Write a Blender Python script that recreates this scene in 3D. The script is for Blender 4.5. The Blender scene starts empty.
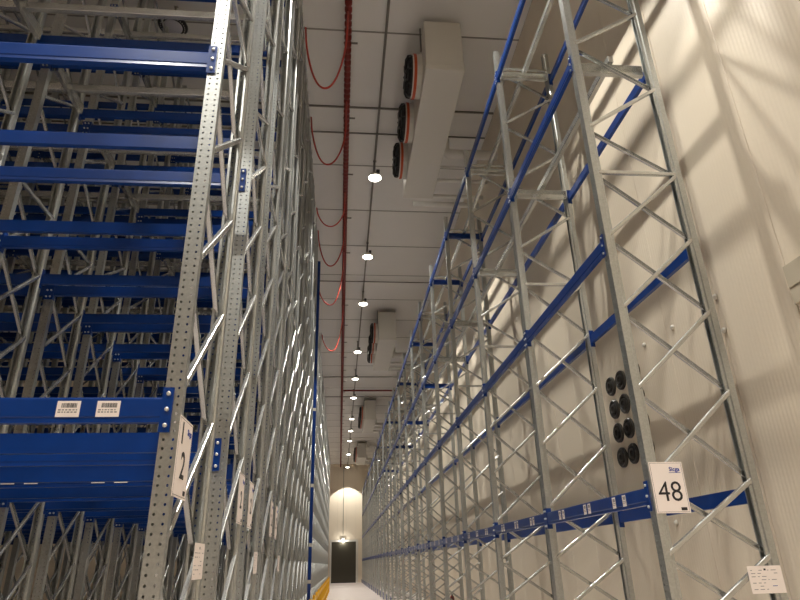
import bpy, math, random
from mathutils import Matrix, Vector
random.seed(7)
scene = bpy.context.scene
COL = scene.collection

# ------------------------------------------------------------------ camera
cam = bpy.data.cameras.new('camera')
cam.sensor_width = 36.0
cam.lens = 36.0 * 606.0 / 800.0
cam.clip_start = 0.05
cam.clip_end = 400.0
camo = bpy.data.objects.new('camera', cam)
COL.objects.link(camo)
CZ = 2.0                                   # height of the lens above the floor
def cam_axes(vpx, vpy, ux, f=606.0, cx=400.0, cy=300.0):
    a = Vector((vpx - cx, -(vpy - cy), -f))
    uy = -(f * f + (vpx - cx) * (ux - cx)) / (vpy - cy)
    u = Vector((ux - cx, -uy, -f))
    Y = a.normalized(); Z = u.normalized(); X = Y.cross(Z)
    return X, Y, Z
AX, AY, AZ = cam_axes(339.0, 565.0, 362.0)
rot = Matrix((AX, AY, AZ)).to_4x4()
camo.matrix_world = Matrix.Translation((0, 0, CZ)) @ rot
scene.camera = camo

# ------------------------------------------------------------------ world, lamps, exposure
w = bpy.data.worlds.new('world'); scene.world = w
w.use_nodes = True
w.node_tree.nodes['Background'].inputs[0].default_value = (0.75, 0.72, 0.66, 1)
w.node_tree.nodes['Background'].inputs[1].default_value = 0.0
LAMP_W = 740.0
LAMP_COL = (1.0, 0.965, 0.885)
LAMP_CONE = math.radians(88)
scene.view_settings.view_transform = 'Standard'
scene.view_settings.look = 'None'
scene.view_settings.gamma = 1.0
scene.view_settings.use_curve_mapping = False
scene.view_settings.exposure = 0.22

# main dimensions (metres; world X right, Y down the aisle, Z up)
CEIL = 14.0
WALL_R = 4.32
END_Y = 81.0
BACK_Y = -10.0
LEFT_X = -17.0
PITCH = 2.97
UW = 0.105                                  # upright width

# ------------------------------------------------------------------ helpers
def srgb(r, g, b):
    def c(v):
        v /= 255.0
        return v / 12.92 if v <= 0.04045 else ((v + 0.055) / 1.055) ** 2.4
    return (c(r), c(g), c(b), 1.0)

def material(name, color, rough=0.5, metal=0.0, noise=None, bump=None, emit=None, coat=0.0, spec=0.5):
    m = bpy.data.materials.new(name)
    m.use_nodes = True
    nt = m.node_tree; N = nt.nodes; L = nt.links
    b = N['Principled BSDF']
    b.inputs['Base Color'].default_value = color
    b.inputs['Roughness'].default_value = rough
    b.inputs['Metallic'].default_value = metal
    b.inputs['Specular IOR Level'].default_value = spec
    if coat:
        b.inputs['Coat Weight'].default_value = coat
        b.inputs['Coat Roughness'].default_value = 0.15
    if emit:
        b.inputs['Emission Color'].default_value = emit[0]
        b.inputs['Emission Strength'].default_value = emit[1]
    if noise or bump:
        tc = N.new('ShaderNodeTexCoord')
    if noise:                               # (scale, amount, kind)
        if noise[2] == 'voronoi':
            t = N.new('ShaderNodeTexVoronoi'); t.inputs['Scale'].default_value = noise[0]
            src = t.outputs['Color']
            bw = N.new('ShaderNodeRGBToBW'); L.new(src, bw.inputs[0]); src = bw.outputs[0]
        else:
            t = N.new('ShaderNodeTexNoise'); t.inputs['Scale'].default_value = noise[0]
            t.inputs['Detail'].default_value = 5.0
            src = t.outputs['Fac']
        L.new(tc.outputs['Object'], t.inputs['Vector'])
        mr = N.new('ShaderNodeMapRange')
        mr.inputs['From Min'].default_value = 0.25; mr.inputs['From Max'].default_value = 0.75
        mr.inputs['To Min'].default_value = 1.0 - noise[1]; mr.inputs['To Max'].default_value = 1.0 + noise[1]
        L.new(src, mr.inputs['Value'])
        mx = N.new('ShaderNodeMix'); mx.data_type = 'RGBA'; mx.blend_type = 'MULTIPLY'
        mx.inputs['Factor'].default_value = 1.0
        mx.inputs['A'].default_value = color
        cmb = N.new('ShaderNodeCombineColor')
        for i in range(3): L.new(mr.outputs[0], cmb.inputs[i])
        L.new(cmb.outputs[0], mx.inputs['B'])
        L.new(mx.outputs['Result'], b.inputs['Base Color'])
    if bump:                                # ('rib', axis, period, strength, distance) or ('noise', scale, strength, distance)
        bp = N.new('ShaderNodeBump')
        if bump[0] == 'rib':
            sx = N.new('ShaderNodeSeparateXYZ'); L.new(tc.outputs['Object'], sx.inputs[0])
            mul = N.new('ShaderNodeMath'); mul.operation = 'MULTIPLY'
            mul.inputs[1].default_value = 2 * math.pi / bump[2]
            L.new(sx.outputs[bump[1]], mul.inputs[0])
            sn = N.new('ShaderNodeMath'); sn.operation = 'SINE'; L.new(mul.outputs[0], sn.inputs[0])
            L.new(sn.outputs[0], bp.inputs['Height'])
        else:
            t2 = N.new('ShaderNodeTexNoise'); t2.inputs['Scale'].default_value = bump[1]
            t2.inputs['Detail'].default_value = 4.0
            L.new(tc.outputs['Object'], t2.inputs['Vector']); L.new(t2.outputs['Fac'], bp.inputs['Height'])
        bp.inputs['Strength'].default_value = bump[-2]; bp.inputs['Distance'].default_value = bump[-1]
        L.new(bp.outputs[0], b.inputs['Normal'])
    return m

M = {}
M['galv'] = material('galvanised_steel', (0.50, 0.515, 0.50, 1), 0.34, 0.84, (70, 0.06, 'voronoi'))
M['galv_bar'] = material('galvanised_bar', (0.60, 0.61, 0.595, 1), 0.27, 0.88, (14, 0.06, 'noise'))
M['blue'] = material('blue_paint', (0.002, 0.036, 0.205, 1), 0.30, 0.0, (6, 0.08, 'noise'), coat=0.1, spec=0.35)
M['bolt'] = material('zinc_bolt', (0.75, 0.75, 0.73, 1), 0.3, 0.6)
M['wall'] = material('cream_wall_panel', srgb(230, 217, 196), 0.42, 0.0, (0.6, 0.02, 'noise'), ('rib', 1, 0.055, 0.20, 0.004))
M['endwall'] = material('cream_end_wall_panel', srgb(230, 217, 196), 0.45, 0.0, None, ('rib', 0, 0.055, 0.2, 0.004))
M['ceil'] = material('ceiling_panel', srgb(232, 230, 226), 0.5, 0.0, (0.5, 0.03, 'noise'), ('rib', 1, 0.30, 0.06, 0.004))
M['joint'] = material('joint_strip', srgb(150, 147, 140), 0.6)
M['floor'] = material('pale_concrete_floor', srgb(196, 184, 178), 0.42, 0.0, (1.2, 0.05, 'noise'))
M['white'] = material('white_enamel', srgb(214, 210, 200), 0.4)
M['pipe'] = material('pipe_insulation', srgb(238, 236, 230), 0.5, 0.0, (5, 0.05, 'noise'))
M['orange'] = material('orange_band', srgb(196, 78, 30), 0.45)
M['black'] = material('black_plastic', (0.012, 0.012, 0.013, 1), 0.45)
M['dark'] = material('dark_metal', (0.05, 0.05, 0.048, 1), 0.5)
M['conduit'] = material('grey_conduit', srgb(118, 114, 106), 0.5, 0.2)
M['red'] = material('red_pipe_paint', srgb(124, 36, 28), 0.5)
M['hose'] = material('red_hose', srgb(186, 62, 48), 0.4)
M['paper'] = material('printed_paper', srgb(240, 228, 220), 0.55)
M['ink'] = material('black_ink', (0.015, 0.013, 0.013, 1), 0.6)
M['inkgrey'] = material('grey_ink', (0.24, 0.22, 0.22, 1), 0.6)
M['inkblue'] = material('blue_ink', srgb(40, 62, 150), 0.6)
M['inkred'] = material('red_ink', srgb(200, 70, 70), 0.6)
M['yellow'] = material('yellow_paint', srgb(226, 168, 20), 0.4)
M['door'] = material('dark_door', srgb(62, 58, 46), 0.5)
M['box'] = material('grey_box', srgb(190, 180, 160), 0.5)
M['lens'] = material('lamp_lens', (1, 0.95, 0.85, 1), 0.4, emit=((1.0, 0.93, 0.78, 1), 22.0))
M['lens_off'] = material('lamp_lens_off', srgb(205, 205, 215), 0.35)
M['rubber'] = material('vent_rubber', (0.035, 0.031, 0.027, 1), 0.35)

def mesh(name, verts, faces, mats, fmat=None, smooth=False):
    me = bpy.data.meshes.new(name)
    me.from_pydata([tuple(v) for v in verts], [], faces)
    for m in (mats if isinstance(mats, (list, tuple)) else [mats]): me.materials.append(M[m])
    if fmat: me.polygons.foreach_set('material_index', fmat)
    if smooth: me.polygons.foreach_set('use_smooth', [True] * len(faces))
    me.update()
    return me

class MB:
    """collects shapes of one part"""
    def __init__(s): s.v = []; s.f = []; s.m = []
    def add(s, vs, fs, mi=0):
        o = len(s.v); s.v += [tuple(v) for v in vs]
        s.f += [tuple(i + o for i in f) for f in fs]; s.m += [mi] * len(fs)
    def box(s, x0, x1, y0, y1, z0, z1, mi=0):
        s.add([(x0,y0,z0),(x1,y0,z0),(x1,y1,z0),(x0,y1,z0),(x0,y0,z1),(x1,y0,z1),(x1,y1,z1),(x0,y1,z1)],
              [(0,3,2,1),(4,5,6,7),(0,1,5,4),(1,2,6,5),(2,3,7,6),(3,0,4,7)], mi)
    def bev(s, x0, x1, y0, y1, z0, z1, b, mi=0):
        """box with chamfered edges"""
        vs = []; X=(x0,x1); Y=(y0,y1); Z=(z0,z1); idx = {}
        for i in (0,1):
            for j in (0,1):
                for k in (0,1):
                    sx = b if i == 0 else -b; sy = b if j == 0 else -b; sz = b if k == 0 else -b
                    for a, p in enumerate(((X[i],Y[j]+sy,Z[k]+sz),(X[i]+sx,Y[j],Z[k]+sz),(X[i]+sx,Y[j]+sy,Z[k]))):
                        idx[(i,j,k,a)] = len(vs); vs.append(p)
        fs = []
        q = [(0,0),(1,0),(1,1),(0,1)]
        for i in (0,1):
            f = [idx[(i,a,b_,0)] for a,b_ in q]; fs.append(f if i else f[::-1])
            f = [idx[(a,i,b_,1)] for a,b_ in q]; fs.append(f[::-1] if i else f)
            f = [idx[(a,b_,i,2)] for a,b_ in q]; fs.append(f if i else f[::-1])
        for i in (0,1):
            for j in (0,1):
                f = [idx[(i,j,0,0)],idx[(i,j,1,0)],idx[(i,j,1,1)],idx[(i,j,0,1)]]; fs.append(f if (i==j) else f[::-1])
                f = [idx[(i,0,j,0)],idx[(i,1,j,0)],idx[(i,1,j,2)],idx[(i,0,j,2)]]; fs.append(f[::-1] if (i==j) else f)
                f = [idx[(0,i,j,1)],idx[(1,i,j,1)],idx[(1,i,j,2)],idx[(0,i,j,2)]]; fs.append(f if (i==j) else f[::-1])
        for i in (0,1):
            for j in (0,1):
                for k in (0,1):
                    f = [idx[(i,j,k,0)],idx[(i,j,k,1)],idx[(i,j,k,2)]]
                    fs.append(f if (i+j+k) % 2 == 1 else f[::-1])
        s.add(vs, fs, mi)
    def prism(s, prof, axis, a, b, mi=0):
        """closed 2-D profile swept from a to b along an axis (0 x, 1 y, 2 z); profile in the two other axes"""
        def P(p, t):
            if axis == 0: return (t, p[0], p[1])
            if axis == 1: return (p[0], t, p[1])
            return (p[0], p[1], t)
        n = len(prof)
        vs = [P(p, a) for p in prof] + [P(p, b) for p in prof]
        fs = [(i, (i+1) % n, n + (i+1) % n, n + i) for i in range(n)]
        fs += [tuple(range(n))[::-1], tuple(range(n, 2*n))]
        s.add(vs, fs, mi)
    def lathe(s, prof, axis, c, n=20, mi=0, cap=True):
        """profile of (t, r) around an axis through c"""
        vs = []; fs = []
        for t, r in prof:
            for i in range(n):
                a = 2 * math.pi * i / n; u = r * math.cos(a); v = r * math.sin(a)
                p = [(t, u, v), (v, t, u), (u, v, t)][axis]
                vs.append((c[0]+p[0], c[1]+p[1], c[2]+p[2]))
        for k in range(len(prof) - 1):
            for i in range(n):
                fs.append((k*n+i, k*n+(i+1) % n, (k+1)*n+(i+1) % n, (k+1)*n+i))
        if cap:
            fs.append(tuple(range(n))[::-1]); fs.append(tuple(range((len(prof)-1)*n, len(prof)*n)))
        s.add(vs, fs, mi)
    def tube(s, pts, r, n=8, mi=0):
        pts = [Vector(p) for p in pts]; vs = []; fs = []
        for k, p in enumerate(pts):
            d = (pts[min(k+1, len(pts)-1)] - pts[max(k-1, 0)]).normalized()
            u = d.cross(Vector((0.13, 0.98, 0.11))).normalized() if abs(d.y) < 0.9 else d.cross(Vector((1, 0, 0))).normalized()
            v = d.cross(u)
            for i in range(n):
                a = 2*math.pi*i/n; vs.append(p + u*(r*math.cos(a)) + v*(r*math.sin(a)))
        for k in range(len(pts)-1):
            for i in range(n):
                fs.append((k*n+i, k*n+(i+1) % n, (k+1)*n+(i+1) % n, (k+1)*n+i))
        fs.append(tuple(range(n))[::-1]); fs.append(tuple(range((len(pts)-1)*n, len(pts)*n)))
        s.add(vs, fs, mi)
    def mesh(s, name, mats, smooth=False):
        return mesh(name, s.v, s.f, mats, s.m, smooth)

def put(name, data, parent=None, loc=(0,0,0), rz=0.0, label=None, cat=None, group=None, kind=None):
    o = bpy.data.objects.new(name, data)
    COL.objects.link(o)
    if parent is not None: o.parent = parent
    o.location = loc
    if rz: o.rotation_euler = (0, 0, rz)
    if label: o['label'] = label
    if cat: o['category'] = cat
    if group: o['group'] = group
    if kind: o['kind'] = kind
    return o

def text_mesh(txt, size, mat, align='CENTER', squeeze=1.0, bold=0.0):
    """lettering as a thin mesh in the x-z plane facing -y"""
    cu = bpy.data.curves.new('lettering', 'FONT')
    cu.body = txt; cu.size = size; cu.align_x = align; cu.align_y = 'CENTER'
    cu.extrude = 0.0006; cu.offset = bold; cu.resolution_u = 3
    tmp = bpy.data.objects.new('lettering', cu); COL.objects.link(tmp)
    me = bpy.data.meshes.new_from_object(tmp)
    bpy.data.objects.remove(tmp); bpy.data.curves.remove(cu)
    me.transform(Matrix.Rotation(math.pi/2, 4, 'X') @ Matrix.Diagonal((squeeze, 1, 1, 1)))
    me.materials.clear(); me.materials.append(M[mat])
    return me

# ------------------------------------------------------------------ the room
def structure(name, me, loc=(0,0,0), label=None):
    return put(name, me, None, loc, label=label, kind='structure')

b = MB(); b.box(LEFT_X-0.3, WALL_R+0.3, BACK_Y-0.3, END_Y+0.3, -0.2, 0.0)
structure('floor', b.mesh('floor', 'floor'), label='pale polished concrete warehouse floor').__setitem__('category', 'floor')

# right wall: a backing sheet and one board for every panel
b = MB(); b.box(WALL_R+0.012, WALL_R+0.2, BACK_Y, END_Y, 0.0, CEIL)
wr = structure('wall_right', b.mesh('wall_right', 'joint'), label='tall cream insulated panel wall behind the right rack'); wr['category'] = 'wall'
PW = 1.15
b = MB(); b.bev(0.0, 0.03, 0.0, PW-0.006, 0.0, CEIL-0.002, 0.004)
pm = b.mesh('wall_panel', 'wall')
n = int((END_Y - BACK_Y) / PW)
for i in range(n): put('wall_panel', pm, wr, (WALL_R-0.001, BACK_Y + i*PW, 0.0))
# far wall
b = MB(); b.box(LEFT_X, WALL_R, END_Y+0.012, END_Y+0.2, 0.0, CEIL)
we = structure('wall_far', b.mesh('wall_far', 'joint'), label='cream panel wall at the far end of the aisle'); we['category'] = 'wall'
b = MB(); b.bev(0.0, PW-0.006, 0.0, 0.03, 0.0, CEIL-0.002, 0.004)
pm = b.mesh('wall_panel', 'endwall')
for i in range(int((WALL_R-LEFT_X)/PW)): put('wall_panel', pm, we, (WALL_R - (i+1)*PW, END_Y-0.001, 0.0))
b = MB(); b.box(LEFT_X-0.2, LEFT_X, BACK_Y, END_Y, 0.0, CEIL)
structure('wall_left', b.mesh('wall_left', 'wall'), label='cream panel wall far beyond the left racks')['category'] = 'wall'
b = MB(); b.box(LEFT_X, WALL_R, BACK_Y-0.2, BACK_Y, 0.0, CEIL)
structure('wall_back', b.mesh('wall_back', 'endwall'), label='cream panel wall behind the viewer')['category'] = 'wall'

# ceiling: backing and panels running across the aisle
b = MB(); b.box(LEFT_X, WALL_R, BACK_Y, END_Y, CEIL+0.03, CEIL+0.2)
ce = structure('ceiling', b.mesh('ceiling', 'joint'), label='grey insulated panel ceiling with dark joints'); ce['category'] = 'ceiling'
CP = 2.735; cy0 = 11.03 - 8*CP
b = MB(); b.bev(LEFT_X, WALL_R, 0.012, CP-0.012, CEIL, CEIL+0.03, 0.006)
pm = b.mesh('ceiling_panel', 'ceil')
for i in range(34):
    y = cy0 + i*CP
    if y > BACK_Y-2 and y + CP < END_Y+1.5: put('ceiling_panel', pm, ce, (0, y, 0))
b = MB(); b.box(LEFT_X, WALL_R, -0.02, 0.02, -0.012, 0.0)
pm = b.mesh('joint_strip', 'joint')
for i in range(34):
    y = cy0 + i*CP
    if BACK_Y < y < END_Y: put('joint_strip', pm, ce, (0, y, CEIL))

# far door with its frame
b = MB(); b.box(-0.95, 2.05, END_Y-0.09, END_Y-0.035, 0.06, 4.62)
do = structure('door_1', b.mesh('door_1', 'door'), label='large dark sliding door in the far wall'); do['category'] = 'door'
b = MB()
for i in range(10): b.box(-0.95+i*0.30, -0.95+i*0.30+0.288, END_Y-0.105, END_Y-0.09, 0.3, 4.58)
put('door_leaf', b.mesh('door_leaf', 'door'), do)
b = MB()
b.box(-1.2, -0.95, END_Y-0.12, END_Y-0.035, 0, 4.85); b.box(2.05, 2.3, END_Y-0.12, END_Y-0.035, 0, 4.85)
b.box(-0.95, 2.05, END_Y-0.12, END_Y-0.035, 4.62, 4.85)
put('door_frame', b.mesh('door_frame', 'white'), do)
b = MB(); b.box(-0.95, 2.05, END_Y-0.1, END_Y-0.034, 0.0, 0.09); put('door_seal', b.mesh('door_seal', 'black'), do)
# plinth along the right wall
b = MB(); b.prism([(WALL_R-0.09, 0), (WALL_R, 0), (WALL_R, 0.32), (WALL_R-0.03, 0.32), (WALL_R-0.09, 0.26)], 1, BACK_Y, END_Y)
structure('baseboard_right', b.mesh('baseboard_right', 'white'), label='low pale kerb at the foot of the right wall')['category'] = 'kerb'

# ------------------------------------------------------------------ rack pieces (shared meshes)
def upright_mesh(h, name):
    """perforated cold-formed post: web in the x-z plane facing -y, two flanges and lips behind"""
    b = MB(); hw = UW/2; t = 0.004; dp = 0.10
    cell = 0.05; nz = int(h/cell); r = 0.0074
    ring = []
    for i in range(8):
        a = math.pi/4*i
        ring.append((math.cos(a), math.sin(a)))
    sq = [(1,0),(1,1),(0,1),(-1,1),(-1,0),(-1,-1),(0,-1),(1,-1)]
    for sx in (-1, 1):
        cx = sx*hw/2
        for k in range(nz):
            cz = (k+0.5)*cell
            o = [(cx+p[0]*hw/2, 0.0, cz+p[1]*cell/2) for p in sq]
            q = [(cx+p[0]*r, 0.0, cz+p[1]*r*1.15) for p in ring]
            q2 = [(x, t, z) for x, y, z in q]
            o2 = [(x, t, z) for x, y, z in o]
            b.add(o+q+q2+o2, [f for i in range(8) for f in ((i,(i+1)%8,8+(i+1)%8,8+i),(8+i,8+(i+1)%8,16+(i+1)%8,16+i),(16+i,16+(i+1)%8,24+(i+1)%8,24+i))])
    for s in (-1, 1):
        prof = [(s*hw,0),(s*hw,dp*0.62),(s*(hw-0.012),dp*0.72),(s*(hw-0.012),dp),(s*(hw-0.03),dp),(s*(hw-0.03),dp-t),(s*(hw-0.012-t),dp-t),(s*(hw-0.012-t),dp*0.72),(s*(hw-t),dp*0.6),(s*(hw-t),t)]
        b.prism(prof if s > 0 else prof[::-1], 2, 0.0, nz*cell)
    b.box(-hw-0.03, hw+0.03, -0.03, dp+0.03, 0.0, 0.012)
    return b.mesh(name, 'galv')

def simple_upright_mesh(h, name):
    b = MB(); hw = UW/2; t = 0.004; dp = 0.10
    b.prism([(-hw,0),(hw,0),(hw,dp),(hw-0.03,dp),(hw-0.03,dp-t),(hw-t,dp-t),(hw-t,t),(-hw+t,t),(-hw+t,dp-t),(-hw+0.03,dp-t),(-hw+0.03,dp),(-hw,dp)], 2, 0, h)
    b.box(-hw-0.03, hw+0.03, -0.03, dp+0.03, 0.0, 0.012)
    return b.mesh(name, 'galv')

BL = PITCH - UW - 0.012
def beam_mesh():
    b = MB(); h = 0.072; d = 0.05
    prof = [(0.0,-h),(d,-h),(d,h-0.028),(d-0.016,h-0.028),(d-0.016,h),(0.0,h),(-0.003,h-0.01),(-0.003,-h+0.035),(0.003,-h+0.028)]
    b.prism([(p[0]-0.006, p[1]) for p in prof][::-1], 0, -BL/2, BL/2)
    return b.mesh('beam', 'blue')
def connector_mesh(s, bolts=True):
    """L-shaped end plate on the post face with three bolts; s = side (+1 at +x end)"""
    b = MB(); x0 = s*(BL/2-0.001); x1 = s*(BL/2+0.006); x2 = s*(BL/2+0.062)
    b.box(min(x0,x1), max(x0,x1), -0.012, 0.055, -0.13, 0.13)
    b.box(min(x0,x2), max(x0,x2), -0.013, -0.004, -0.13, 0.13)
    if bolts:
        for z in (-0.092, 0.0, 0.092):
            b.lathe([(-0.027,0.006),(-0.024,0.0125),(-0.013,0.0125)], 1, (s*(BL/2+0.034), 0, z), 8, 1)
    return b.mesh('beam_connector', ['blue', 'bolt'])
BEAM = beam_mesh()
CONN = {1: connector_mesh(1), -1: connector_mesh(-1)}
def joined_beam_mesh():
    b = MB()
    for me in (BEAM, CONN[1], CONN[-1]):
        b.add([v.co[:] for v in me.vertices], [tuple(p.vertices) for p in me.polygons], 0)
    return b.mesh('beam', 'blue')
BEAMJ = joined_beam_mesh()

def barcode_label_mesh(w_=0.128, h_=0.092, seed=0, soft=1):
    rnd = random.Random(seed); b = MB()
    b.box(-w_/2, w_/2, -0.0012, 0, -h_/2, h_/2)
    x = -w_*0.30
    while x < w_*0.36:
        ww = rnd.choice((0.0016, 0.0028, 0.004)); b.box(x, x+ww, -0.0018, -0.0012, h_*0.08, h_*0.36, soft); x += ww + rnd.choice((0.0016, 0.0028))
    for z in (-0.06, -0.2):
        x = -w_*0.42
        while x < w_*0.36:
            ww = rnd.choice((0.008, 0.012, 0.015)); b.box(x, x+ww, -0.0018, -0.0012, h_*z-0.0035, h_*z+0.0035, 2); x += ww + 0.006
    return b.mesh('barcode_label', ['paper', 'ink', 'inkgrey'])
BARL = [barcode_label_mesh(seed=i) for i in range(4)]
BARP = [barcode_label_mesh(0.078, 0.106, seed=10+i, soft=2) for i in range(4)]

BR = {}
def brace_mesh(dy, dz, flip, key):
    """channel-section bar from (0,0) to (dy,dz) in the y-z plane; web towards +x, or open towards +x when flipped"""
    k = (round(dy,3), round(dz,3), flip)
    if k in BR: return BR[k]
    L = math.hypot(dy, dz); uy, uz = dy/L, dz/L; py, pz = -uz, uy
    hw = 0.022; d = 0.036; t = 0.004
    s = -1 if flip else 1
    c_ = 0.009
    prof = [(0.5*d*s-c_*s, -hw), (0.5*d*s-0.3*c_*s, -hw+0.3*c_), (0.5*d*s, -hw+c_), (0.5*d*s, hw-c_), (0.5*d*s-0.3*c_*s, hw-0.3*c_), (0.5*d*s-c_*s, hw), (-0.5*d*s, hw), (-0.5*d*s, hw-t), (0.5*d*s-t*s, hw-t), (0.5*d*s-t*s, -hw+t), (-0.5*d*s, -hw+t), (-0.5*d*s, -hw)]
    n = len(prof); e = 0.02
    vs = [(p[0], p[1]*py - e*uy, p[1]*pz - e*uz) for p in prof] + [(p[0], p[1]*py + (L+e)*uy, p[1]*pz + (L+e)*uz) for p in prof]
    fs = [(i,(i+1)%n,n+(i+1)%n,n+i) for i in range(n)] + [tuple(range(n))[::-1], tuple(range(n,2*n))]
    if flip: fs = [f[::-1] for f in fs]
    me = mesh('brace', vs, fs, 'galv_bar'); BR[k] = me
    return me

def brace_list(depth, xn, zn, first_a):
    """(name, y0, z0, dy, dz, xoff, flip) for every bar of one end frame"""
    y0, y1 = 0.055, depth-0.055; out = []
    for a, c in zip(xn[:-1], xn[1:]):
        out.append(('diagonal_brace', y0, a+0.012, y1-y0, c-a-0.03, 0.031, False))
        out.append(('diagonal_brace', y1, a+0.012, y0-y1, c-a-0.03, -0.022, True))
    isA = first_a
    for a, c in zip(zn[:-1], zn[1:]):
        if isA: out.append(('diagonal_brace', y0, a+0.012, y1-y0, c-a-0.03, 0.031, False))
        else: out.append(('diagonal_brace', y1, a+0.012, y0-y1, c-a-0.03, -0.022, True))
        isA = not isA
    for z in (xn[0]-0.04, xn[-1], zn[-1]+0.03):
        out.append(('horizontal_brace', y0, z, y1-y0, 0.0, 0.031, False))
    return out

def joined_braces(bl, name):
    b = MB()
    for nm, y, z, dy, dz, xo, fl in bl:
        me = brace_mesh(dy, dz, fl, nm)
        b.add([(v.co.x+xo, v.co.y+y, v.co.z+z) for v in me.vertices], [tuple(p.vertices) for p in me.polygons])
    return b.mesh(name, 'galv_bar')

def cross_bar_mesh(depth, mat):
    b = MB(); a, c = 0.10, depth-0.10
    b.box(-0.03, -0.025, a, c, -0.075, 0.075); b.box(-0.025, 0.03, a, c, 0.070, 0.075); b.box(-0.025, 0.03, a, c, -0.075, -0.070)
    b.box(-0.03, 0.03, a-0.006, a, -0.075, 0.075); b.box(-0.03, 0.03, c, c+0.006, -0.075, 0.075)
    return b.mesh('cross_bar', mat)
def tie_bar_mesh():
    b = MB(); b.bev(-PITCH/2, PITCH/2, -0.035, 0.035, -0.05, 0.05, 0.006); return b.mesh('tie_bar', 'galv_bar')
TIE = tie_bar_mesh()

def build_rack(root, nb, depth, UPR, levels, tie_levels, bl, JB, detail_frames, conn_bays, label_bays, CB, portrait=False, blue_cross=(), near_upr=None, tie_off=0.01):
    """a row of nb bays along local -x; front at y = 0"""
    Y0 = 0.0
    BARS = BARP if portrait else BARL
    for k in range(nb+1):
        x = -k*PITCH
        um = UPR if (near_upr is None or k < near_upr[1]) else near_upr[0]
        fu = put('upright', um, root, (x, 0, 0))
        put('upright', um, root, (x, depth, 0), math.pi)
        if k < detail_frames:
            for nm, y, z, dy, dz, xo, fl in bl:
                put(nm, brace_mesh(dy, dz, fl, nm), fu, (xo, y, z))
        else:
            put('bracing', JB, root, (x, 0, 0), kind='stuff')
        for li, z in enumerate(levels):
            if li in tie_levels:
                c = put('cross_bar', CB[1] if (k, li) in blue_cross else CB[0], root, (x+0.085 if k else x-0.09, 0, z+0.0))
    for k in range(nb):
        xc = -(k+0.5)*PITCH
        for li, z in enumerate(levels):
            for rear in (0, 1):
                full = k < conn_bays
                bm_ = put('beam', BEAM if full else BEAMJ, root, (xc, depth if rear else 0.0, z), math.pi if rear else 0.0)
                if full:
                    for s in (1, -1): put('beam_connector', CONN[s], bm_)
                if not rear and li == 0 and k < label_bays:
                    i = 0
                    for px in (-1, 0, 1):
                        for q in (-1, 1):
                            off = (0.109 if not portrait else (0.064 if not (k == 0 and px == 1) else 0.12))
                            put('barcode_label', BARS[(i+k) % 4], bm_, (px*0.85 + q*off + (0.0 if portrait else 0.175), -0.0092, 0.005)); i += 1
            if li in tie_levels:
                put('tie_bar', TIE, root, (xc, depth/2, z+tie_off))

# ------------------------------------------------------------------ right rack: one long row beside the wall
R_X, R_Y, R_D = 2.77, 5.458, 1.035
RL = [2.5, 5.06, 7.6, 10.17]
NR = 25
r_bl = brace_list(R_D, [0.22, 0.72, 1.36, 2.0, 2.64, 3.47, 4.31, 5.15, 5.97], [5.97, 6.60, 7.23, 7.88, 8.49, 9.1, 9.73, 10.36], False)
r_root = put('pallet_rack', None, None, (R_X, R_Y, 0), -math.pi/2,
             label='long galvanised pallet rack with blue beams standing against the cream wall', cat='rack')
JB_R = joined_braces(r_bl, 'bracing')
UPR_R = upright_mesh(10.8, 'upright')
UPR_RS = simple_upright_mesh(10.8, 'upright')
CBR = [cross_bar_mesh(R_D, 'galv_bar'), cross_bar_mesh(R_D, 'blue')]
build_rack(r_root, NR, R_D, UPR_R, RL, (2, 3), r_bl, JB_R, 11, 12, 10, CBR, portrait=True,
           blue_cross={(3,3),(4,3),(6,3),(5,2),(7,2),(8,3),(9,2),(11,3),(12,2),(14,3),(16,3)}, near_upr=(UPR_RS, 8), tie_off=0.112)
b = MB(); b.bev(-0.085, 0.085, -0.075, -0.032, 0.013, 0.40, 0.01); gm = b.mesh('post_guard', 'blue')
for k in range(NR+1): put('post_guard', gm, r_root, (-k*PITCH, 0, 0))

# ------------------------------------------------------------------ left racks: rows side by side, ends facing the aisle
L_X = -0.92 - UW/2
L_D = 1.03
fronts = [3.565, 5.12, 6.49, 7.86] + [7.86 + 1.37*i for i in range(1, 9)]
LL = [2.845, 5.50, 8.22, 10.72]
l_bl = brace_list(L_D, [0.45, 1.28, 2.13, 2.98, 3.84, 4.70, 5.55, 6.38], [6.38, 7.02, 7.66, 8.3, 8.94, 9.58, 10.22, 10.86, 11.5, 12.14, 12.7], True)
JB_L = joined_braces(l_bl, 'bracing')
UPR_L = upright_mesh(12.9, 'upright')
UPR_LS = simple_upright_mesh(12.9, 'upright')
CBL = [cross_bar_mesh(L_D, 'galv_bar'), cross_bar_mesh(L_D, 'blue')]
ordn = ['front', 'second', 'third', 'fourth', 'fifth', 'sixth', 'seventh', 'eighth', 'ninth', 'tenth', 'eleventh', 'twelfth']
for i, y in enumerate(fronts):
    lab = ('galvanised pallet rack with blue beams and barcode labels, frontmost row on the left' if i == 0 else
           'galvanised pallet rack with blue beams on the left, %s row from the front' % ordn[i])
    root = put('pallet_rack', None, None, (L_X, y, 0), 0, label=lab, cat='rack', group='close-set rack rows on the left')
    nb = 4 if i < 8 else 5
    det = 3 if i < 2 else (2 if i < 6 else 1)
    build_rack(root, nb, L_D, UPR_L, LL, (2, 3), l_bl, JB_L, det, 2 if i < 8 else 0, 1 if i in (0, 2, 4) else 0, CBL, near_upr=(UPR_LS, 3 if i < 8 else 1))

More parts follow.
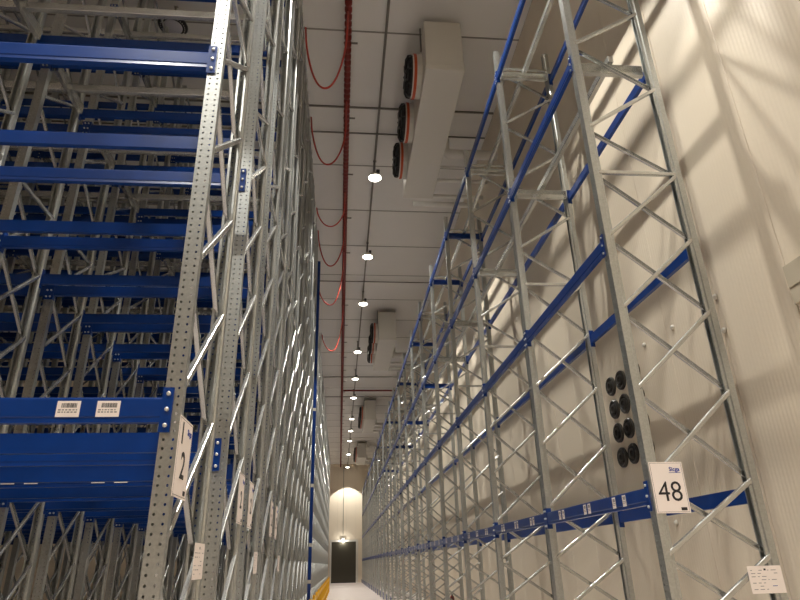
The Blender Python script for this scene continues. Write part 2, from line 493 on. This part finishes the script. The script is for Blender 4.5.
# second block of rows further down the aisle
H2 = 10.9
UPR_2 = simple_upright_mesh(H2, 'upright')
bl2 = brace_list(L_D, [0.45, 1.28, 2.13, 2.98, 3.84, 4.70, 5.55, 6.38], [6.38, 7.02, 7.66, 8.3, 8.94, 9.58, 10.22], True)
JB_2 = joined_braces(bl2, 'bracing')
y = 21.6
while y < 58.5:
    root = put('pallet_rack', None, None, (L_X-0.02, y, 0), 0, label='distant galvanised pallet rack row on the left beyond the blue column', cat='rack', group='distant rack rows on the left')
    build_rack(root, 2, L_D, UPR_2, [2.845, 5.5, 8.26], (2,), bl2, JB_2, 0, 0, 0, CBL)
    y += 1.37
# blue column between the two blocks
b = MB(); b.prism([(-0.07,-0.06),(0.07,-0.06),(0.07,-0.045),(0.01,-0.045),(0.01,0.045),(0.07,0.045),(0.07,0.06),(-0.07,0.06),(-0.07,0.045),(-0.01,0.045),(-0.01,-0.045),(-0.07,-0.045)][::-1], 2, 0.012, 12.6)
cr = put('blue_column', None, None, (-0.93, 20.75, 0), 0, label='slender blue steel column at the end of the first left rack block', cat='column')
put('shaft', b.mesh('shaft', 'blue'), cr)
b = MB(); b.box(-0.14,0.14,-0.13,0.13,0,0.012); put('base_plate', b.mesh('base_plate','blue'), cr)
b = MB(); b.box(-0.072,0.078,-0.066,-0.061,-0.05,0.05); cm = b.mesh('white_clip','white')
for z in (1.55, 2.6, 4.4, 6.9): put('white_clip', cm, cr, (0,0,z))

# ------------------------------------------------------------------ signs and cards
def board_mesh(w_, h_, name='board'):
    b = MB(); b.bev(-w_/2, w_/2, -0.004, 0.0, -h_/2, h_/2, 0.001)
    e = 0.010; t = 0.0022; y0, y1 = -0.0046, -0.004
    for (x0,x1,z0,z1) in ((-w_/2+e, w_/2-e, h_/2-e-t, h_/2-e), (-w_/2+e, w_/2-e, -h_/2+e, -h_/2+e+t), (-w_/2+e, -w_/2+e+t, -h_/2+e, h_/2-e), (w_/2-e-t, w_/2-e, -h_/2+e, h_/2-e)):
        b.box(x0, x1, y0, y1, z0, z1, 1)
    b.box(w_/2-0.085, w_/2-0.03, -0.0046, -0.004, -h_/2+0.022, -h_/2+0.048, 1)
    return b.mesh(name, ['paper', 'ink'])
BOARD = board_mesh(0.315, 0.44)
LOGO = text_mesh('Sicga', 0.05, 'inkblue', bold=0.0012)
b = MB(); b.box(-0.055, 0.055, -0.0009, 0.0, -0.002, 0.002); LOGO_LINE = b.mesh('logo_line', 'inkblue')
T48 = text_mesh('48', 0.245, 'ink', bold=-0.0008, squeeze=0.95)
T1 = text_mesh('1', 0.17, 'ink', bold=0.003)
T2 = text_mesh('2', 0.21, 'ink', bold=0.003)
sg = put('rack_sign', None, None, (2.935, 5.399, CZ+0.565), 0, label='white sign with the large number 48 on the right rack', cat='sign')
put('board', BOARD, sg); put('lettering', T48, sg, (0.0, -0.005, -0.045))
put('logo', LOGO, sg, (0.075, -0.005, 0.155)); put('logo', LOGO_LINE, sg, (0.075, -0.0042, 0.125))
b = MB(); b.box(-0.12, -0.05, 0.0, 0.006, -0.19, -0.17); b.box(-0.12, -0.05, 0.0, 0.006, 0.17, 0.19); put('bracket', b.mesh('bracket', 'galv_bar'), sg)
def end_sign(yc, zc, label, nums):
    s = put('rack_sign', None, None, (-0.905, yc, zc), math.pi/2, label=label, cat='sign', group='white row signs on the left rack ends')
    put('board', BOARD, s)
    if nums:
        put('lettering', T1, s, (-0.075, -0.005, 0.125)); put('lettering', T2, s, (-0.0, -0.005, -0.05))
        put('logo', LOGO, s, (0.085, -0.005, 0.155))
    else:
        put('lettering', T2, s, (-0.0, -0.005, -0.02)); put('logo', LOGO, s, (0.085, -0.005, 0.155))
    b = MB(); b.box(-0.13, -0.09, 0.0, 0.013, -0.19, -0.17); b.box(-0.13, -0.09, 0.0, 0.013, 0.17, 0.19); put('bracket', b.mesh('bracket', 'galv_bar'), s)
end_sign(3.66, CZ+0.585, 'white sign reading 1 and 2 on the nearest left rack post', True)
end_sign(fronts[1]+0.80, CZ+0.58, 'white row sign on the rear post of the second left rack', False)
end_sign(fronts[2]+0.10, CZ+0.58, 'white row sign on the front post of the third left rack', False)
end_sign(fronts[3]+0.80, CZ+0.58, 'white row sign on the rear post of the fourth left rack', False)
end_sign(fronts[4]+0.10, CZ+0.58, 'white row sign on the front post of the fifth left rack', False)

def card_mesh(w_, h_, seed):
    rnd = random.Random(seed); b = MB()
    b.bev(-w_/2, w_/2, -0.002, 0, -h_/2, h_/2, 0.0005)
    nr = 7
    for r in range(nr):
        z = h_*(0.34 - 0.115*r); x = -w_*0.42
        while x < w_*0.3:
            ww = rnd.uniform(0.03, 0.3)*w_*0.5
            mi = 2 if (r == 2 and x > w_*0.1) else (3 if (r == 5 and x > w_*0.1) else 1)
            if rnd.random() < 0.6: b.box(x, min(x+ww, w_*0.44), -0.0024, -0.002, z-h_*0.012, z+h_*0.012, mi)
            x += ww + 0.02
    b.box(-0.008, 0.012, -0.0024, -0.002, h_*0.33, h_*0.40, 4)
    return b.mesh('card', ['paper', 'inkgrey', 'inkred', 'inkblue', 'ink'])
c = put('load_card', card_mesh(0.31, 0.215, 3), None, (3.645, 5.399, CZ-0.205), 0, label='white printed load card on the rear post of the right rack', cat='card')
lc = card_mesh(0.30, 0.215, 5)
for yc, lab in ((fronts[0]+0.80, 'white printed load card on the nearest left rack'), (fronts[2]+0.79, 'white printed load card on the third left rack'), (fronts[4]+0.79, 'white printed load card on the fifth left rack')):
    put('load_card', lc, None, (-0.905, yc, CZ+0.045), math.pi/2, label=lab, cat='card', group='load cards on the left rack ends')

# ------------------------------------------------------------------ ceiling services
# corrugated red pipe with brackets
b = MB(); prof = []
y = 2.0
while y < END_Y-0.5:
    prof += [(y, 0.062), (y+0.03, 0.085), (y+0.13, 0.085), (y+0.16, 0.062)]; y += 0.20
b.lathe(prof, 1, (0, 0, 0), 12)
rp = put('red_pipe', None, None, (0.04, 0, CZ+11.62), 0, label='long red ribbed pipe running along the ceiling above the aisle', cat='pipe')
put('pipe_run', b.mesh('pipe_run', 'red', True), rp)
b = MB(); b.box(-0.10, 0.24, -0.02, 0.02, 0.088, 0.115); b.box(-0.015, 0.015, -0.015, 0.015, 0.115, 0.365)
pb = b.mesh('pipe_bracket', 'conduit')
for i in range(26): put('pipe_bracket', pb, rp, (0, 11.15+i*2.735, 0))
b = MB(); b.lathe([(0.1, 0.06), (3.95, 0.06)], 0, (0, 0, 0), 10)
put('branch_pipe', b.mesh('branch_pipe', 'red', True), rp, (0, 43.2, 0))
# red hoses looping from the pipe to the tops of the left racks
def hose(y, zl, zb, zr, label, yr=None, x0=-0.90):
    yr = yr or y; pts = []
    x1 = 0.02
    n = 40
    for i in range(n+1):
        t = i/n
        x = x0 + (x1-x0)*t
        d = abs(2*t-1); top = zl if t < 0.5 else zr
        z = zb + (top-zb)*(0.45*d**2 + 0.55*(1-math.sqrt(max(0.0, 1-d**2.4))))
        pts.append((x, y + (yr-y)*t, CZ+z))
    pts.append((x1+0.01, yr, CZ+11.52))
    b = MB(); b.tube(pts, 0.022, 8)
    put('red_hose', b.mesh('red_hose', 'hose', True), None, label=label, cat='hose', group='red hoses below the ceiling pipe')
hose(10.05, 10.95, 9.25, 10.9, 'nearest red hose looping from the ceiling pipe to the left racks')
hose(13.0, 10.95, 9.45, 10.6, 'second red hose looping from the ceiling pipe, a deep curve')
hose(17.4, 10.9, 10.2, 10.9, 'third red hose, a shallow loop under the ceiling pipe')
hose(18.9, 10.9, 9.5, 10.7, 'fourth red hose looping wide below the ceiling pipe')
hose(21.65, 10.0, 9.2, 11.2, 'fifth red hose, a thin lopsided loop far along the pipe', x0=-0.945)
hose(27.13, 10.0, 9.2, 11.2, 'farthest red hose looping beside the distant left racks', x0=-0.945)
# short masts that carry the hose ends
b = MB(); b.box(-0.02, 0.02, -0.02, 0.02, 0, 1.2); b.box(-0.05, 0.05, -0.05, 0.05, 0, 0.01); mm = b.mesh('hose_mast', 'galv')
for y, lab in ((21.65, 'thin hose mast on the first rack beyond the blue column'), (27.13, 'farther thin hose mast on the distant left racks')):
    put('hose_mast', mm, None, (-0.9925, y, 10.902), 0, label=lab, cat='post', group='hose masts')

# lamp conduit along the ceiling
b = MB(); b.box(-0.03, 0.03, 2.0, END_Y-0.3, -0.03, 0.03)
cd = put('lamp_conduit', None, None, (0.97, 0, CEIL-0.045), 0, label='straight grey lamp conduit along the ceiling beside the red pipe', cat='conduit')
put('channel', b.mesh('channel', 'conduit'), cd)
# thin pipes crossing the ceiling
b = MB(); b.lathe([(LEFT_X+1, 0.025), (WALL_R-0.05, 0.025)], 0, (0,0,0), 8); xp = b.mesh('cross_conduit', 'conduit', True)
for y, lab in ((13.62, 'thin grey conduit crossing the ceiling beside the nearest cooler fans'), (14.75, 'second thin grey conduit crossing the ceiling'), (25.2, 'thin grey conduit crossing the ceiling above the second lamp'), (40.6, 'distant grey conduit crossing the ceiling'), (46.0, 'thin grey conduit crossing the ceiling by the third cooler')):
    put('cross_conduit', xp, None, (0, y, CEIL-0.102), 0, label=lab, cat='conduit', group='conduits across the ceiling')

# ceiling lamps
def lamp_meshes():
    b = MB(); b.lathe([(0.0,0.205),(0.03,0.21),(0.05,0.19),(0.07,0.12),(0.16,0.10),(0.17,0.05)], 2, (0,0,0), 24)
    for i in range(16):
        a = 2*math.pi*i/16; c, s = math.cos(a), math.sin(a)
        b.add([(c*0.10,s*0.10,0.07),(c*0.18,s*0.18,0.055),(c*0.17,s*0.17,0.10),(c*0.10,s*0.10,0.15)], [(0,1,2,3)])
    housing = b.mesh('housing', 'white')
    b = MB(); b.lathe([(-0.03,0.14),(-0.02,0.18),(0.0,0.195)], 2, (0,0,0), 24); lens = b.mesh('lens', 'lens', True)
    b = MB(); b.lathe([(-0.035,0.20),(-0.022,0.215)], 2, (0,0,0), 24); lens_off = b.mesh('lens', 'lens_off', True)
    b = MB(); b.lathe([(-0.022,0.225),(-0.012,0.31),(0.02,0.33)], 2, (0,0,0), 24)
    for i in range(28):
        a = 2*math.pi*i/28; b.lathe([(-0.028,0.012),(-0.012,0.012)], 2, (0.262*math.cos(a),0.262*math.sin(a),0), 6, 1)
    ring = b.mesh('heat_sink', ['black', 'white'])
    b = MB(); b.box(-0.02,0.02,-0.02,0.02,0.17,0.66); b.box(-0.05,0.05,-0.03,0.03,0.62,0.66); rod = b.mesh('hanger', 'conduit')
    b = MB(); b.bev(0.04,0.15,-0.12,0.10,0.17,0.25,0.008); drv = b.mesh('driver_box', 'dark')
    return housing, lens, lens_off, ring, rod, drv
LM = lamp_meshes()
def make_light(on_energy):
    l = bpy.data.lights.new('lamp_light', 'SPOT')
    l.energy = on_energy; l.color = LAMP_COL; l.spot_size = LAMP_CONE; l.spot_blend = 0.10; l.shadow_soft_size = 0.17
    return l
LIGHT = make_light(LAMP_W*4)
def lamp(x, y, label, z=CEIL-0.70, on=True, group='ceiling lamps over the aisle'):
    r = put('ceiling_lamp', None, None, (x, y, z), 0, label=label, cat='lamp', group=group)
    put('housing', LM[0], r); put('lens', LM[1] if on else LM[2], r)
    put('hanger', LM[4], r); put('driver_box', LM[5], r)
    if not on:
        put('heat_sink', LM[3], r)
    else:
        put('lamp_light', LIGHT, r, (0, 0, -0.04))
    return r
lamp_y = [16.17, 21.61, 26.41, 33.5, 39.09, 44.11, 51.17, 56.21, 61.14, 69.22, 79.0]
ol = ['nearest visible', 'second', 'third', 'fourth', 'fifth', 'sixth', 'seventh', 'eighth', 'ninth', 'tenth', 'farthest']
for i, y in enumerate(lamp_y):
    lamp(0.97 if i < 3 else 0.9, y, 'round lit ceiling lamp over the aisle, %s in the line' % ol[i])
for i, y in enumerate((7.3, 2.2, -2.6)):
    lamp(0.97, y, 'lit ceiling lamp overhead above the picture, over the near aisle', group='ceiling lamps above the picture')
for x in (-3.8,):
    lamp(x, -1.2, 'lit ceiling lamp over the cross aisle in front of the left racks', group='ceiling lamps over the cross aisle')
lamp(-3.95, 10.62, 'round unlit ceiling lamp with dark ring seen above the left racks', z=CEIL-0.62, on=False, group='unlit ceiling lamp')
# small lamp on a drop conduit above the far door
r = put('door_lamp', None, None, (0.45, END_Y-0.04, CZ+2.95), 0, label='small bright lamp above the dark far door', cat='lamp')
b = MB(); b.prism([(-0.22,-0.16),(0.0,-0.16),(0.0,0.1),(-0.12,0.1)], 0, -0.2, 0.2); put('housing', b.mesh('housing','white'), r)
b = MB(); b.box(-0.18,0.18,-0.21,-0.02,-0.185,-0.161); put('lens', b.mesh('lens','lens'), r)
b = MB(); b.box(-0.03,0.03,-0.06,-0.005,0.1,8.9); put('drop_conduit', b.mesh('drop_conduit','conduit'), r)
l = bpy.data.lights.new('lamp_light','POINT'); l.energy = 60; l.color = LAMP_COL; l.shadow_soft_size = 0.1
put('lamp_light', l, r, (0,-0.35,-0.3))

# evaporator coolers under the ceiling
def cooler_meshes():
    L_ = 5.25
    b = MB(); b.bev(0.0, 0.88, 0.0, L_, 0.10, 1.5, 0.012); body = b.mesh('casing', 'white')
    b = MB(); b.bev(-0.015, 0.895, -0.015, L_+0.015, 0.0, 0.11, 0.012); tray = b.mesh('drip_tray', 'white')
    b = MB(); b.box(0.02,0.86,-0.008,0.002,0.16,1.44); endp = b.mesh('end_panel','white')
    b = MB()
    for x, y in ((0.0,0.5),(0.88,0.5),(0.0,L_-0.5),(0.88,L_-0.5)):
        b.box(x-0.03 if x == 0 else x, x if x == 0 else x+0.03, y-0.03, y+0.03, 1.05, 1.78)
    hang = b.mesh('hanger','conduit')
    b = MB(); b.lathe([(0.0,0.54),(-0.12,0.52)],0,(0,0,0),28); ringw = b.mesh('fan_collar','white')
    b = MB(); b.lathe([(-0.121,0.535),(-0.19,0.535)],0,(0,0,0),28); ringo = b.mesh('orange_ring','orange')
    b = MB(); b.lathe([(-0.19,0.52),(-0.22,0.52)],0,(0,0,0),28); ringi = b.mesh('white_ring','white')
    b = MB(); b.lathe([(-0.22,0.50),(-0.27,0.485),(-0.32,0.42),(-0.33,0.22),(-0.37,0.20),(-0.37,0.05)],0,(0,0,0),28)
    for i in range(9):
        a = 2*math.pi*i/9
        c, s = math.cos(a), math.sin(a)
        b.tube([(-0.22,0.5*c,0.5*s),(-0.30,0.49*c,0.49*s),(-0.35,0.4*c,0.4*s),(-0.36,0.17*c,0.17*s)],0.026,6)
    grille = b.mesh('fan_guard','black')
    return body,tray,endp,hang,ringw,ringo,ringi,grille
CM = cooler_meshes()
def cooler(y, label):
    r = put('cooling_unit', None, None, (1.81, y, CZ+10.23), 0, label=label, cat='cooler', group='cooling units under the ceiling')
    put('casing', CM[0], r); put('drip_tray', CM[1], r); put('end_panel', CM[2], r); put('hanger', CM[3], r)
    for fy in (1.0, 2.70, 4.38):
        f = put('fan', CM[4], r, (0, fy, 0.72)); put('orange_ring', CM[5], f); put('white_ring', CM[6], f); put('fan_guard', CM[7], f)
    return r
cl = ['nearest white ceiling cooler with three orange-ringed black fans', 'second white ceiling cooler, halfway along the aisle', 'third white ceiling cooler, far along the aisle', 'farthest white ceiling cooler near the end wall']
pl = ['nearest', 'second', 'third', 'farthest']
for i, y in enumerate((10.37, 28.4, 46.5, 64.7)):
    cooler(y, cl[i])
    for j, (dy, z, rr) in enumerate(((3.52, 10.6, 0.135), (4.35, 10.75, 0.035), (4.75, 10.55, 0.055), (5.45, 10.45, 0.06), (6.0, 10.5, 0.09))):
        b = MB(); yy = y+dy
        pts = [(2.70, yy, CZ+z), (WALL_R-0.002, yy, CZ+z)]
        if j == 0: pts = [(2.83, yy-0.05, CZ+z+0.45), (2.83, yy-0.02, CZ+z+0.12), (2.92, yy, CZ+z), (3.3, yy, CZ+z), (WALL_R-0.002, yy, CZ+z)]
        if dy > 5.3: pts = [(2.2, yy, CZ+z), (WALL_R-0.002, yy, CZ+z)]
        b.tube(pts, rr, 12)
        put('cooling_pipe', b.mesh('cooling_pipe', 'pipe', True), None, label='%s pale insulated pipe from the %s cooler to the right wall' % (['thick elbowed', 'thin upper', 'slender middle', 'slender far', 'thick far'][j], pl[i]), cat='pipe', group='cooling pipes')

# ------------------------------------------------------------------ things on the right wall
def vent_mesh():
    b = MB()
    b.lathe([(0.0,0.15),(-0.03,0.15),(-0.045,0.135),(-0.04,0.115),(-0.02,0.105),(-0.02,0.085),(-0.05,0.08),(-0.055,0.05),(-0.03,0.045),(-0.03,0.005)], 0, (0,0,0), 24)
    return b.mesh('round_vent', 'rubber')
VM = vent_mesh()
rows = ['top', 'second', 'third', 'bottom']; cols = ['left', 'middle', 'right']
for ri, z in enumerate((2.515, 2.145, 1.775, 1.40)):
    for ci, y in enumerate((9.11, 8.74, 8.27)):
        put('round_vent', VM, None, (WALL_R-0.002, y, CZ+z), 0, label='round black wall vent, %s row, %s column of the vent cluster' % (rows[ri], cols[ci]), cat='vent', group='round vents on the right wall')
b = MB(); b.lathe([(0.0,0.035),(-0.012,0.035),(-0.03,0.022),(-0.035,0.01)], 0, (0,0,0), 12); bm_ = b.mesh('fixing_cap','white',True)
for y, z, lab in ((6.08,2.75,'white fixing cap on the wall just right of the near rear post'),(7.07,2.75,'white fixing cap on the wall inside the near frame'),(6.07,2.33,'lower white fixing cap beside the near rear post'),(7.86,2.78,'white fixing cap on the wall above the vents'),(7.93,0.39,'white fixing cap on the wall below the number sign')):
    put('fixing_cap', bm_, None, (WALL_R-0.002, y, CZ+z), 0, label=lab, cat='cap', group='fixing caps on the right wall')
r = put('wall_box', None, None, (WALL_R-0.001, 4.60, CZ+2.36), 0, label='grey box on the right wall at the picture edge', cat='box')
b = MB(); b.bev(-0.045,0.0,-0.33,0.33,-0.2,0.2,0.006); put('enclosure', b.mesh('enclosure','box'), r)
b = MB(); b.bev(-0.055,-0.046,-0.325,0.325,-0.03,0.195,0.003); put('lid', b.mesh('lid','box'), r)
# extinguisher standing behind the right rack
r = put('fire_extinguisher', None, None, (4.12, 24.3, 0), 0, label='red fire extinguisher behind the right rack at the wall', cat='extinguisher')
b = MB(); b.lathe([(0.32,0.075),(0.33,0.08),(0.80,0.08),(0.86,0.06),(0.89,0.03)],2,(0,0,0),16); put('cylinder', b.mesh('cylinder','red',True), r)
b = MB(); b.box(-0.02,0.02,-0.03,0.03,0.89,0.95); b.box(-0.015,0.015,-0.12,0.03,0.95,0.97); put('valve', b.mesh('valve','black'), r)
b = MB(); b.tube([(0,-0.03,0.93),(0,-0.12,0.9),(0,-0.12,0.6)],0.012,6); put('hose', b.mesh('hose','black',True), r)
b = MB(); b.box(-0.1,0.1,-0.1,0.1,0,0.02); b.box(-0.05,0.05,-0.05,0.05,0.02,0.32); put('stand', b.mesh('stand','dark'), r)

# yellow guard fence along the far left racks
r = put('guard_fence', None, None, (-0.80, 19.4, 0), 0, label='yellow steel guard fence on the floor along the far left racks', cat='fence')
b = MB(); b.bev(-0.04,0.04,-0.07,0.07,0.012,1.13,0.01); b.box(-0.08,0.08,-0.09,0.09,0,0.012); pm = b.mesh('post','yellow')
b = MB(); b.bev(-0.025,0.025,0.08,2.52,-0.06,0.06,0.01); rm = b.mesh('rail','yellow')
for i in range(15):
    put('post', pm, r, (0, i*2.6, 0))
    if i < 14:
        put('rail', rm, r, (0, i*2.6, 0.40)); put('rail', rm, r, (0, i*2.6, 0.95))
print('objects', len(bpy.data.objects))
